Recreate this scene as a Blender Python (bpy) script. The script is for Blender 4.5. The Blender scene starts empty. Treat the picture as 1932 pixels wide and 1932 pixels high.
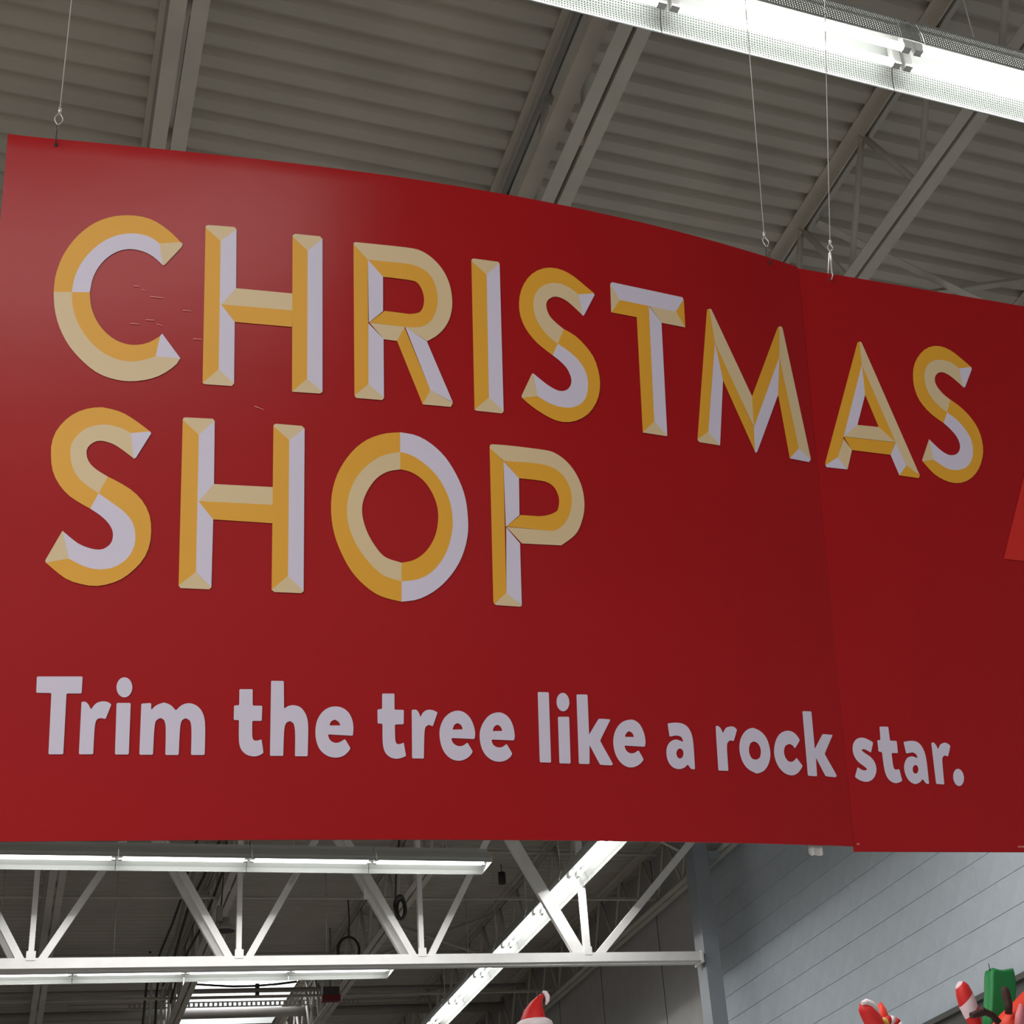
import bpy, bmesh, math, random
import numpy as np
from mathutils import Vector, Matrix, geometry

# ------------------------------------------------------------------ camera, world, exposure
SC = bpy.context.scene
COL = SC.collection
random.seed(7)
F, CX, CY = 2933.8, 1380.2, 1166.3          # focal length and optical centre in pixels of the 1932 frame
ROLL, PITCH, YAW = map(math.radians, (-8.0960077, 26.79203056, 27.08641117))
def _rot(r, p, y):
    cr, sr, cp, sp, c, s = math.cos(r), math.sin(r), math.cos(p), math.sin(p), math.cos(y), math.sin(y)
    Ry = np.array([[c, -s, 0], [s, c, 0], [0, 0, 1]]); B = np.array([[1, 0, 0], [0, 0, -1], [0, 1, 0]], float)
    Rp = np.array([[1, 0, 0], [0, cp, sp], [0, -sp, cp]]); Rr = np.array([[cr, -sr, 0], [sr, cr, 0], [0, 0, 1]])
    return Rr @ Rp @ B @ Ry
RM = _rot(ROLL, PITCH, YAW)
EYE = np.array([0, 0, 1.6])
cam = bpy.data.cameras.new('camera'); camo = bpy.data.objects.new('camera', cam); COL.objects.link(camo)
cam.sensor_width = 36; cam.sensor_fit = 'HORIZONTAL'; cam.lens = F / 1932 * 36
cam.shift_x = -(CX - 966) / 1932; cam.shift_y = (CY - 966) / 1932
cam.clip_start = 0.05; cam.clip_end = 200
rx, ry, rz = RM[0], -RM[1], -RM[2]
camo.matrix_world = Matrix(((rx[0], ry[0], rz[0], EYE[0]), (rx[1], ry[1], rz[1], EYE[1]), (rx[2], ry[2], rz[2], EYE[2]), (0, 0, 0, 1)))
SC.camera = camo
W = bpy.data.worlds.new('world'); SC.world = W; W.use_nodes = True
W.node_tree.nodes['Background'].inputs[0].default_value = (0.8, 0.9, 1, 1)
W.node_tree.nodes['Background'].inputs[1].default_value = 0.3
SC.view_settings.view_transform = 'Standard'; SC.view_settings.look = 'None'
SC.view_settings.gamma = 1; SC.view_settings.use_curve_mapping = False
SC.view_settings.exposure = 0.0
# unseen area-light rows, added to light the sign, its glare and the wall
def added_light_row(x0, x1, y, z, w, power, col=(1, 0.97, 0.93)):
    l = bpy.data.lights.new('added_light_row', 'AREA'); l.shape = 'RECTANGLE'; l.size = x1 - x0; l.size_y = w; l.energy = power; l.color = col
    o = bpy.data.objects.new('added_light_row', l); COL.objects.link(o); o.location = ((x0 + x1) / 2, y, z)
added_light_row(-2.3, 0.3, -2.7, 5.4, 0.2, 95)
added_light_row(-12.0, -4.2, -2.7, 5.4, 0.2, 300)
added_light_row(-12.0, -5.0, -7.0, 5.4, 0.2, 340)
added_light_row(-3.7, -3.3, -2.2, 5.4, 7.0, 230)  # extra row added at left to brighten that side of the sign
added_light_row(-12.0, 5.0, -11.5, 5.4, 0.2, 200)
added_light_row(-6.0, 4.6, 7.0, 5.4, 0.2, 230)
TUBE = 6.6; LAMPW = 8.5

def ray(px, py):
    d = RM.T @ np.array([(px - CX) / F, (py - CY) / F, 1.0]); return d / np.linalg.norm(d)
def on_y(px, py, y): d = ray(px, py); return Vector(EYE + d * (y - EYE[1]) / d[1])
def on_z(px, py, z): d = ray(px, py); return Vector(EYE + d * (z - EYE[2]) / d[2])
def on_x(px, py, x): d = ray(px, py); return Vector(EYE + d * (x - EYE[0]) / d[0])

# ------------------------------------------------------------------ materials
def mat(name, col, rough=0.5, metal=0.0, var=0.06, scale=6.0, bump=0.0, bscale=60.0, coat=0.0, spec=0.5):
    m = bpy.data.materials.new(name); m.use_nodes = True; nt = m.node_tree; b = nt.nodes['Principled BSDF']
    b.inputs['Roughness'].default_value = rough; b.inputs['Metallic'].default_value = metal
    b.inputs['Specular IOR Level'].default_value = spec
    b.inputs['Coat Weight'].default_value = coat
    tc = nt.nodes.new('ShaderNodeTexCoord')
    n = nt.nodes.new('ShaderNodeTexNoise'); n.inputs['Scale'].default_value = scale; n.inputs['Detail'].default_value = 5
    nt.links.new(tc.outputs['Object'], n.inputs['Vector'])
    r = nt.nodes.new('ShaderNodeValToRGB'); nt.links.new(n.outputs['Fac'], r.inputs[0])
    r.color_ramp.elements[0].position = 0.3; r.color_ramp.elements[1].position = 0.7
    r.color_ramp.elements[0].color = tuple(c * (1 - var) for c in col) + (1,)
    r.color_ramp.elements[1].color = tuple(min(1, c * (1 + var)) for c in col) + (1,)
    nt.links.new(r.outputs[0], b.inputs['Base Color'])
    if bump:
        n2 = nt.nodes.new('ShaderNodeTexNoise'); n2.inputs['Scale'].default_value = bscale
        nt.links.new(tc.outputs['Object'], n2.inputs['Vector'])
        bp = nt.nodes.new('ShaderNodeBump'); bp.inputs['Strength'].default_value = bump; bp.inputs['Distance'].default_value = 0.01
        nt.links.new(n2.outputs['Fac'], bp.inputs['Height']); nt.links.new(bp.outputs[0], b.inputs['Normal'])
    return m
def emis(name, col, s):
    m = bpy.data.materials.new(name); m.use_nodes = True; nt = m.node_tree
    nt.nodes.remove(nt.nodes['Principled BSDF']); e = nt.nodes.new('ShaderNodeEmission')
    e.inputs[0].default_value = (*col, 1); e.inputs[1].default_value = s
    nt.links.new(e.outputs[0], nt.nodes['Material Output'].inputs[0]); return m
def srgb(r, g, b):
    f = lambda c: (c / 255 / 12.92) if c / 255 <= 0.04045 else ((c / 255 + 0.055) / 1.055) ** 2.4
    return (f(r), f(g), f(b))
M = {}
M['red'] = mat('red_vinyl', srgb(176, 25, 31), 0.25, var=0.03, scale=3, bump=0.04, bscale=9, spec=0.24)
M['red2'] = mat('bright_red_print', srgb(224, 44, 36), 0.4, var=0.02)
M['gold'] = mat('gold_print', srgb(243, 178, 52), 0.42, var=0.02)
M['cream'] = mat('cream_print', srgb(234, 210, 168), 0.42, var=0.02)
M['white'] = mat('white_print', srgb(228, 222, 244), 0.42, var=0.01)
M['board'] = mat('board_edge', (0.6, 0.58, 0.56), 0.7)
M['deck'] = mat('deck_paint', (0.50, 0.465, 0.405), 0.6, var=0.08, scale=2.5, bump=0.05)
M['steel'] = mat('joist_paint', (0.55, 0.515, 0.455), 0.55, var=0.08, scale=5)
M['girder'] = mat('white_steel_paint', (0.83, 0.82, 0.81), 0.5, var=0.05, scale=8)
M['column'] = mat('grey_column_paint', (0.29, 0.315, 0.35), 0.5, var=0.05)
M['block'] = mat('block_paint', (0.53, 0.595, 0.665), 0.75, var=0.04, scale=9, bump=0.25, bscale=120)
M['wallp'] = mat('wall_paint', (0.52, 0.51, 0.51), 0.8, var=0.04)
M['mortar'] = mat('mortar_joint', (0.53, 0.595, 0.665), 0.9)
M['dark'] = mat('dark_joint_and_shade', (0.03, 0.03, 0.03), 0.9)
M['band'] = mat('dark_grey_band', (0.10, 0.10, 0.095), 0.7)
M['floor'] = mat('polished_concrete', (0.28, 0.265, 0.245), 0.35, var=0.15, scale=1.5)
M['reflector'] = mat('white_enamel', (0.46, 0.48, 0.46), 0.35, var=0.01)
M['fixture'] = mat('fixture_housing', (0.55, 0.55, 0.53), 0.5, var=0.03)
M['wire'] = mat('galvanised_wire', (0.75, 0.73, 0.7), 0.35, metal=0.6)
M['glint'] = mat('aluminium_ferrule', (0.9, 0.88, 0.85), 0.25, metal=0.5)
M['darkmetal'] = mat('dark_metal', (0.05, 0.045, 0.04), 0.6)
M['cable'] = mat('black_cable', (0.04, 0.04, 0.035), 0.6)
M['pipe'] = mat('grey_pipe_paint', (0.30, 0.28, 0.26), 0.5, var=0.08)
M['tape'] = mat('clear_tape', (0.62, 0.62, 0.6), 0.3)
M['exitred'] = mat('dark_red_plastic', (0.16, 0.015, 0.015), 0.5)
M['nylonred'] = mat('red_nylon', srgb(205, 26, 26), 0.55, bump=0.12, bscale=14, var=0.05)
M['nylonorange'] = mat('orange_red_nylon', srgb(235, 62, 38), 0.55, bump=0.12, bscale=14)
M['nylonwhite'] = mat('white_nylon', srgb(232, 218, 222), 0.6, bump=0.1, bscale=14)
M['nylongreen'] = mat('green_nylon', srgb(20, 128, 62), 0.55, bump=0.12, bscale=10)
M['nylonbrown'] = mat('brown_nylon', srgb(62, 32, 24), 0.7, bump=0.1)
M['nylonyellow'] = mat('yellow_nylon', srgb(240, 190, 60), 0.55)
M['nylonpink'] = mat('pink_nylon', srgb(225, 130, 140), 0.6)
M['tube'] = emis('lamp_tube', (1.0, 1.0, 0.97), TUBE)
M['sky'] = emis('skylight_daylight', (0.97, 0.97, 1.0), 6.0)
M['fineprint'] = mat('pale_fine_print', srgb(235, 150, 150), 0.4)
# perforated reflector sheet: real see-through holes
def perforated():
    m = mat('perforated_enamel', (0.46, 0.49, 0.47), 0.4, var=0.01); nt = m.node_tree; b = nt.nodes['Principled BSDF']
    tc = nt.nodes.new('ShaderNodeTexCoord'); sp = nt.nodes.new('ShaderNodeSeparateXYZ'); nt.links.new(tc.outputs['UV'], sp.inputs[0])
    outs = []
    for ax in (0, 1):
        a = nt.nodes.new('ShaderNodeMath'); a.operation = 'MULTIPLY'; a.inputs[1].default_value = 2 * math.pi; nt.links.new(sp.outputs[ax], a.inputs[0])
        c = nt.nodes.new('ShaderNodeMath'); c.operation = 'COSINE'; nt.links.new(a.outputs[0], c.inputs[0]); outs.append(c)
    s = nt.nodes.new('ShaderNodeMath'); s.operation = 'ADD'; nt.links.new(outs[0].outputs[0], s.inputs[0]); nt.links.new(outs[1].outputs[0], s.inputs[1])
    g = nt.nodes.new('ShaderNodeMath'); g.operation = 'GREATER_THAN'; g.inputs[1].default_value = 1.05; nt.links.new(s.outputs[0], g.inputs[0])
    tr = nt.nodes.new('ShaderNodeBsdfTransparent'); mx = nt.nodes.new('ShaderNodeMixShader')
    nt.links.new(g.outputs[0], mx.inputs[0]); nt.links.new(b.outputs[0], mx.inputs[1]); nt.links.new(tr.outputs[0], mx.inputs[2])
    nt.links.new(mx.outputs[0], nt.nodes['Material Output'].inputs[0]); return m
M['perf'] = perforated()
def stripes(name, c1, c2, axis, freq, ang=0.0, smooth=0.02):
    m = mat(name, (0.5, 0.5, 0.5), 0.55, bump=0.1, bscale=14); nt = m.node_tree; b = nt.nodes['Principled BSDF']
    tc = nt.nodes.new('ShaderNodeTexCoord'); mp = nt.nodes.new('ShaderNodeMapping'); mp.inputs['Rotation'].default_value = (0, ang, 0)
    nt.links.new(tc.outputs['Object'], mp.inputs[0]); sp = nt.nodes.new('ShaderNodeSeparateXYZ'); nt.links.new(mp.outputs[0], sp.inputs[0])
    a = nt.nodes.new('ShaderNodeMath'); a.operation = 'MULTIPLY'; a.inputs[1].default_value = freq * 2 * math.pi; nt.links.new(sp.outputs[axis], a.inputs[0])
    s = nt.nodes.new('ShaderNodeMath'); s.operation = 'SINE'; nt.links.new(a.outputs[0], s.inputs[0])
    r = nt.nodes.new('ShaderNodeValToRGB'); nt.links.new(s.outputs[0], r.inputs[0])
    r.color_ramp.elements[0].position = 0.1; r.color_ramp.elements[1].position = 0.1 + smooth
    r.color_ramp.elements[0].color = (*c1, 1); r.color_ramp.elements[1].color = (*c2, 1)
    nt.links.new(r.outputs[0], b.inputs['Base Color']); return m
M['cane'] = stripes('candy_stripe_nylon', srgb(205, 26, 26), srgb(232, 205, 212), 2, 7.0, 0.75)

# ------------------------------------------------------------------ mesh helpers
class MB:
    def __init__(s): s.v = []; s.f = []; s.m = []; s.uv = None; s.smooth = []
    def face(s, pts, mi=0, sm=False):
        i = len(s.v); s.v += [tuple(p) for p in pts]; s.f.append(tuple(range(i, i + len(pts)))); s.m.append(mi); s.smooth.append(sm)
    def box(s, a, b, mi=0):
        x0, y0, z0 = a; x1, y1, z1 = b; i = len(s.v)
        s.v += [(x0, y0, z0), (x1, y0, z0), (x1, y1, z0), (x0, y1, z0), (x0, y0, z1), (x1, y0, z1), (x1, y1, z1), (x0, y1, z1)]
        for q in ((0, 3, 2, 1), (4, 5, 6, 7), (0, 1, 5, 4), (1, 2, 6, 5), (2, 3, 7, 6), (3, 0, 4, 7)):
            s.f.append(tuple(i + k for k in q)); s.m.append(mi); s.smooth.append(False)
        return s
    def prism(s, prof, p0, p1, up=(0, 0, 1), mi=0, cap=True, sm=False):
        """sweep a closed 2-D profile [(side, up)] from p0 to p1"""
        p0, p1 = Vector(p0), Vector(p1); d = (p1 - p0).normalized(); u = Vector(up); sd = d.cross(u)
        if sd.length < 1e-4: sd = d.cross(Vector((0, 1, 0)))
        sd.normalize(); u = sd.cross(d); n = len(prof); i = len(s.v)
        for p in (p0, p1):
            for a, b in prof: s.v.append(tuple(p + sd * a + u * b))
        for k in range(n):
            s.f.append((i + k, i + (k + 1) % n, i + n + (k + 1) % n, i + n + k)); s.m.append(mi); s.smooth.append(sm)
        if cap:
            s.f.append(tuple(i + k for k in range(n))[::-1]); s.m.append(mi); s.smooth.append(False)
            s.f.append(tuple(i + n + k for k in range(n))); s.m.append(mi); s.smooth.append(False)
        return s
    def rod(s, p0, p1, r, n=8, mi=0):
        return s.prism([(r * math.cos(2 * math.pi * k / n), r * math.sin(2 * math.pi * k / n)) for k in range(n)], p0, p1, mi=mi, sm=True)
    def tube(s, pts, rad, n=8, mi=0, closed=False):
        pts = [Vector(p) for p in pts]; N = len(pts); base = len(s.v); prev = None
        R = rad if isinstance(rad, (list, tuple)) else [rad] * N
        for k, p in enumerate(pts):
            a = pts[(k - 1) % N] if (closed or k) else p; b = pts[(k + 1) % N] if (closed or k < N - 1) else p
            d = (b - a).normalized()
            if prev is None:
                sd = d.cross(Vector((0, 0, 1)))
                if sd.length < 0.1: sd = d.cross(Vector((0, 1, 0)))
            else: sd = prev - d * prev.dot(d)
            sd.normalize(); prev = sd; u = sd.cross(d)
            for j in range(n):
                t = 2 * math.pi * j / n; s.v.append(tuple(p + sd * (R[k] * math.cos(t)) + u * (R[k] * math.sin(t))))
        for k in range(N if closed else N - 1):
            k2 = (k + 1) % N
            for j in range(n):
                j2 = (j + 1) % n
                s.f.append((base + k * n + j, base + k * n + j2, base + k2 * n + j2, base + k2 * n + j)); s.m.append(mi); s.smooth.append(True)
        if not closed:
            s.f.append(tuple(base + j for j in range(n))[::-1]); s.m.append(mi); s.smooth.append(False)
            s.f.append(tuple(base + (N - 1) * n + j for j in range(n))); s.m.append(mi); s.smooth.append(False)
        return s
    def build(s, name, mats, parent=None, loc=None):
        me = bpy.data.meshes.new(name)
        o_ = Vector(loc) if loc is not None else Vector((0, 0, 0))
        me.from_pydata([tuple(Vector(v) - o_) for v in s.v], [], s.f)
        for m in (mats if isinstance(mats, (list, tuple)) else [mats]): me.materials.append(m)
        me.polygons.foreach_set('material_index', s.m); me.polygons.foreach_set('use_smooth', s.smooth)
        me.update(); o = bpy.data.objects.new(name, me); COL.objects.link(o); o.location = o_
        if parent is not None:
            o.parent = parent; o.location = o_ - parent.location if loc is None else o_ - parent.location
        return o
def thing(name, label, cat, loc, group=None):
    o = bpy.data.objects.new(name, None); COL.objects.link(o); o.location = loc; o.empty_display_size = 0.1
    o['label'] = label; o['category'] = cat
    if group: o['group'] = group
    return o
def tag(o, label, cat, group=None):
    o['label'] = label; o['category'] = cat
    if group: o['group'] = group
    return o
def struct(o): o['kind'] = 'structure'; return o
ANG = lambda w, t: [(0, 0), (w, 0), (w, t), (t, t), (t, w), (0, w)]            # steel angle, leg up at left
ANGM = lambda w, t: [(-a, b) for a, b in ANG(w, t)][::-1]

# ------------------------------------------------------------------ the room
XW = 5.64; ZD = 6.45; YB = 24.0; YF = -13.0; XL = -13.0
struct(MB().box((XL, YF, -0.15), (XW + 0.2, YB, 0)).build('floor', M['floor']))
struct(MB().box((XL - 0.2, YF, 0), (XL, YB, ZD + 0.15)).build('wall_left', M['wallp']))
struct(MB().box((XL, YB, 0), (XW, YB + 0.2, ZD + 0.15)).build('wall_back', M['wallp']))
struct(MB().box((XL, YF - 0.2, 0), (XW, YF, ZD + 0.15)).build('wall_front', M['wallp']))
# corrugated steel deck, flutes running along X, with the opening of the skylight
SK = (1.73, 2.96, 17.35, 19.4)
mb = MB(); P_ = 0.1125
def flutes(xa, xb, ya, yb):
    n = int(round((yb - ya) / P_)); p = (yb - ya) / n
    prof = []
    for k in range(n):
        y = ya + k * p
        prof += [(y, ZD), (y + p * 0.50, ZD), (y + p * 0.66, ZD + 0.03), (y + p * 0.84, ZD + 0.03)]
    prof.append((yb, ZD))
    i = len(mb.v)
    for (y, z) in prof: mb.v += [(xa, y, z), (xb, y, z)]
    for k in range(len(prof) - 1):
        mb.f.append((i + 2 * k, i + 2 * k + 2, i + 2 * k + 3, i + 2 * k + 1)); mb.m.append(0); mb.smooth.append(False)
flutes(XL, XW + 0.2, YF, SK[2]); flutes(XL, SK[0], SK[2], SK[3]); flutes(SK[1], XW + 0.2, SK[2], SK[3]); flutes(XL, XW + 0.2, SK[3], YB)
mb.face([(XL, YF, ZD + 0.06), (XL, YB, ZD + 0.06), (SK[0], YB, ZD + 0.06), (SK[0], YF, ZD + 0.06)])
mb.face([(SK[1], YF, ZD + 0.06), (SK[1], YB, ZD + 0.06), (XW + .2, YB, ZD + 0.06), (XW + .2, YF, ZD + 0.06)])
mb.face([(SK[0], YF, ZD + 0.06), (SK[0], SK[2], ZD + 0.06), (SK[1], SK[2], ZD + 0.06), (SK[1], YF, ZD + 0.06)])
mb.face([(SK[0], SK[3], ZD + 0.06), (SK[0], YB, ZD + 0.06), (SK[1], YB, ZD + 0.06), (SK[1], SK[3], ZD + 0.06)])
struct(mb.build('ceiling', M['deck']))
# right wall: painted blocks in courses near the column, plain panels with control joints beyond
wall = struct(MB().box((XW + 0.005, YF, 0), (XW + 0.2, YB, ZD + 0.1)).build('wall_right', M['mortar']))
BY, BZ = 0.406, 0.203
z = 3.125 + 3 * BZ * 0 + 0.0
y0b = 6.9; ncol = 13; zi = 0
zlist = []
z = 3.73 - 3 * BZ
while z < ZD - 0.02: zlist.append(z); z += BZ
shared = {}
for r, z in enumerate(zlist):
    off = (r % 2) * BY / 2
    for c in range(-1, ncol):
        ya = max(y0b, y0b + c * BY + off); yb = min(y0b + c * BY + off + BY, 12.18)
        if yb - ya < 0.05: continue
        zt = min(z + BZ, ZD)
        key = (round(yb - ya, 3), round(zt - z, 3), z < 3.7)
        if key not in shared:
            w, h = (yb - ya) / 2 - 0.0003, (zt - z) / 2 - 0.0006; t = 0.0022
            b = MB(); b.v = [(0.005, -w, -h), (0.005, w, -h), (0.005, w, h), (0.005, -w, h), (0, -w + t * .1, -h + t), (0, w - t * .1, -h + t), (0, w - t * .1, h - t), (0, -w + t * .1, h - t)]
            b.f = [(4, 7, 6, 5), (0, 4, 5, 1), (1, 5, 6, 2), (2, 6, 7, 3), (3, 7, 4, 0)]; b.m = [0] * 5; b.smooth = [False] * 5
            o = b.build('block', M['band'] if z < 3.7 else M['block'], wall); shared[key] = o.data
        else:
            o = bpy.data.objects.new('block', shared[key]); COL.objects.link(o); o.parent = wall
        o.location = (XW + random.uniform(-0.0012, 0.0), (ya + yb) / 2, (z + zt) / 2)
MB().box((XW + 0.002, 12.18, 0), (XW + 0.0055, 12.32, ZD)).build('shade_strip', M['dark'], wall)  # dark strip: the column's shadow line painted onto the wall
pn = MB().box((XW - 0.0, 12.32, 0), (XW + 0.005, 13.48, ZD)); pn.build('wall_panel', M['wallp'], wall)
ys = [13.50, 15.15, 16.55, 18.2, 21]
for a, b in zip(ys[:-1], ys[1:]):
    MB().box((XW, a, 0), (XW + 0.005, b - 0.02, ZD)).build('wall_panel', M['wallp'], wall)
    MB().box((XW + 0.002, b - 0.02, 0), (XW + 0.0055, b, ZD)).build('control_joint', M['dark'], wall)
MB().box((XW + 0.002, 13.48, 0), (XW + 0.0055, 13.50, ZD)).build('control_joint', M['dark'], wall)
struct(MB().box((XW - 0.03, 6.2, 3.70), (XW, 12.1, 3.735)).build('trim_1', M['band']))

# ------------------------------------------------------------------ open-web joists
ZB = 5.85; ZT = ZD - 0.002
def joist(X, ya, yb, label, web=True, phase=0.0, name='roof_joist', wide=1.0):
    t = thing(name, label, 'steel joist', (X, (ya + yb) / 2, ZB), 'open web joists under the deck')
    L = 0.052 * wide; g = 0.008
    for s, pr in ((1, ANG(L, 0.006)), (-1, ANGM(L, 0.006))):
        MB().prism(pr, (X + s * g, ya, ZB), (X + s * g, yb, ZB)).build('bottom_chord_angle', M['steel'], t)
        MB().prism([(a, -b) for a, b in pr][::-1], (X + s * g, ya, ZT), (X + s * g, yb, ZT)).build('top_chord_angle', M['steel'], t)
    if web:
        step = 0.61; y = ya + phase; k = 0
        while y + step < yb + 1e-6:
            for (p, q) in (((X, y, ZT - 0.02), (X, y + step / 2, ZB + 0.02)), ((X, y + step / 2, ZB + 0.02), (X, y + step, ZT - 0.02))):
                MB().rod(p, q, 0.016, 6).build('web_bar', M['steel'], t)
            y += step
    return t
joist(0.295, 2.2, 11.25, 'grey open web joist over the top left of the red sign', phase=.1)
joist(1.715, 2.2, 11.25, 'grey open web joist above the letters R and I, with conduits beside it', phase=.3)
joist(3.10, 2.2, 11.25, 'grey open web joist crossing above the seam of the red sign', phase=.15)
joist(4.50, 2.2, 11.25, 'grey open web joist near the top right corner of the frame', phase=.1)
for X, lb in ((-1.1, 'dim joist beyond the girder at the far left edge'), (0.295, 'dim joist beyond the girder behind its leftmost upright post'), (1.60, 'dim joist beyond the girder with wires bundled on it'), (3.10, 'dim joist beyond the girder left of the hanging cable coil'), (4.50, 'dim joist beyond the girder beside the sloping lamp row')):
    joist(X, 11.6, 22.0, lb, phase=.2)
joist(5.50, 2.2, 22.0, 'dark joist running along the top of the right wall behind the column', phase=.2, wide=1.2)
# bridging angles between joists
def bridge(p, q, label, w=0.03, grp='bridging angles between joists'):
    o = MB().prism(ANG(w, 0.005), p, q).build('bridging_angle', M['steel'], None, loc=p); return tag(o, label, 'bracing', grp)
bridge((-2, 13.05, ZB + 0.055), (5.48, 13.05, ZB + 0.055), 'lower bridging angle crossing under the dim joists, nearest beyond the girder')
bridge((-2, 13.05, ZT - 0.10), (5.48, 13.05, ZT - 0.10), 'upper bridging angle crossing the dim joists, nearest beyond the girder')
bridge((-2, 16.2, ZB + 0.055), (5.48, 16.2, ZB + 0.055), 'lower bridging angle farther back, above the sloping lamps')
bridge((-2, 16.2, ZT - 0.10), (5.48, 16.2, ZT - 0.10), 'upper bridging angle farther back, above the skylight')
for a, b, yy, lb in (((3.13, ZT - .06), (4.47, ZB + .07), 4.72, 'diagonal brace falling right, between joists above the sign right end'), ((3.13, ZB + .07), (4.47, ZT - .06), 4.76, 'diagonal brace rising right, between joists above the sign right end'),
                     ((4.53, ZT - .06), (5.46, ZB + .07), 12.0, 'diagonal brace beside the column top'), ((3.13, ZT - .06), (4.47, ZB + .07), 15.0, 'diagonal brace falling right beyond the sloping lamps'), ((3.13, ZB + .07), (4.47, ZT - .06), 15.04, 'diagonal brace rising right beyond the sloping lamps')):
    bridge((a[0], yy, a[1]), (b[0], yy, b[1]), lb, 0.04)
bridge((-0.9, 3.98, ZT - 0.09), (0.24, 3.98, ZT - 0.09), 'short bridging angle meeting the top left joist', 0.035)

# conduits along the joist above the letters R and I
def pipe(name, pts, r, m, label, cat, group=None, n=10):
    o = MB().tube(pts, r, n).build(name, m, None, loc=pts[0]); return tag(o, label, cat, group)
for k, (x, z, r, lb) in enumerate(((1.655, 6.33, .011, 'thin conduit hugging the top of the joist with conduits'), (1.635, 6.27, .008, 'thinnest conduit beside the joist with conduits'), (1.615, 6.17, .013, 'middle conduit in the bundle beside the joist'), (1.555, 6.05, .010, 'lowest round conduit left of the joist with conduits'))):
    pipe('conduit', [(x, 2.2, z), (x + .004, 4.0, z - .006), (x, 6.5, z), (x, 11.2, z)], r, M['pipe'], lb, 'conduit', 'conduits beside the joist')
o = MB().prism([(-.033, 0), (.033, 0), (.033, .04), (.028, .04), (.028, .006), (-.028, .006), (-.028, .04), (-.033, .04)], (1.63, 2.5, 5.95), (1.63, 6.2, 5.95)).build('cable_tray', M['steel'], None, loc=(1.63, 2.5, 5.95))
tag(o, 'flat grey cable tray alongside the joist above the letters R and I', 'cable tray')
t = thing('junction_box', 'small junction box with a dark loose wire on the conduits', 'box', (1.66, 4.70, 6.02))
MB().box((1.60, 4.68, 6.02), (1.66, 4.76, 6.09)).build('box_body', M['steel'], t)
MB().tube([(1.64, 4.68, 6.04), (1.66, 4.64, 6.01), (1.68, 4.62, 6.04), (1.67, 4.60, 6.08)], 0.006, 6).build('loose_wire', M['darkmetal'], t)
pipe('conduit', [(0.265, 2.2, 6.3), (0.262, 5, 6.3), (0.265, 11.2, 6.3)], .014, M['pipe'], 'conduit running inside the top left joist', 'conduit', 'conduits beside the joist')
for k in range(5):
    xs = 1.50 - .045 * k; zs = 5.92 + .06 * k
    pts = [(xs + .02 * math.sin(j * 1.3 + k), 12.0 + j * 0.85, zs + .03 * math.sin(j * 2.1 + k * 1.7)) for j in range(6)]
    pipe('cable_run', pts, .011 + .003 * (k % 2), M['pipe'] if k % 2 else M['cable'], ('dark cable draped closest to the dim joist left of the second girder post', 'grey cable second from the dim joist left of the second girder post', 'dark middle cable of five draped left of the second girder post', 'grey cable fourth out from the dim joist left of the second girder post', 'dark outermost and highest cable draped left of the second girder post')[k], 'cable', 'cables draped along the dim joist')

# ------------------------------------------------------------------ girder on the column
YG = 11.4
g = thing('roof_girder', 'white painted steel truss girder with diagonals, resting on the grey column', 'girder', (2.5, YG, 4.86))
for s, pr in ((0.0, [(0, 0), (-.065, 0), (-.065, .007), (-.007, .007), (-.007, .073), (0, .073)]),):
    MB().box((-6, YG, 4.865), (5.13, YG + 0.007, 4.938)).box((-6, YG + 0.007, 4.865), (5.13, YG + .07, 4.872)).build('bottom_chord_angle', M['girder'], g)
    MB().box((-6, YG + .133, 4.865), (5.13, YG + 0.14, 4.938)).box((-6, YG + 0.085, 4.865), (5.13, YG + .133, 4.872)).build('bottom_chord_angle', M['girder'], g)
MB().box((-6, YG - .01, 6.05), (5.2, YG + 0.15, 6.13)).build('top_chord', M['girder'], g)
def member(xb, xt, w, zt=6.06, zb=4.885, dy=0.012, nm='diagonal', twin=None):
    for (oy, ox) in ((dy, 0),) + (((0.10, twin),) if twin is not None else ()):
        p = Vector((xb + ox, YG + oy, zb)); q = Vector((xt + ox, YG + oy, zt))
        t = (q - p).normalized(); sd = Vector((t.z, 0, -t.x)) * (w / 2); th = Vector((0, 0.007, 0)); leg = Vector((0, .045, 0))
        b = MB()
        def bar(c0, c1, h, d):   # c0-c1 axis, half-width vector, depth vector
            v = [c0 - h, c0 + h, c1 + h, c1 - h]; v2 = [x + d for x in v]; i = len(b.v); b.v += [tuple(x) for x in v + v2]
            for f in ((0, 1, 2, 3), (7, 6, 5, 4), (0, 4, 5, 1), (1, 5, 6, 2), (2, 6, 7, 3), (3, 7, 4, 0)): b.f.append(tuple(i + k for k in f)); b.m.append(0); b.smooth.append(False)
        bar(p, q, sd, th); bar(p - sd * .9 + th, q - sd * .9 + th, sd * .1, leg - th)
        b.build(nm, M['girder'], g)
N_ = [(-1.18, -1.86, -.52), (.14, -.52, .835), (1.51, .835, 2.175), (2.84, 2.175, 3.50), (4.16, 3.50, None)]
for xb, xl, xr in N_:
    w = .05 if xb < 4 else .095
    member(xb - .04, xl, w, twin=-.03 if xb < 4 else None)
    if xr is not None: member(xb + .045, xr, .05)
    member(xb - (.0 if xb > .2 else .0), xb - (.0), .036 if xb < 4 else .05, nm='post')
    MB().box((xb - .03, YG - .004, 4.92), (xb + .03, YG + .004, 4.985)).build('gusset_plate', M['girder'], g)
member(4.215, 5.33, .06)
MB().box((5.122, YG - .012, 4.845), (5.14, YG + .15, 4.945)).build('end_plate', M['girder'], g)
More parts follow.
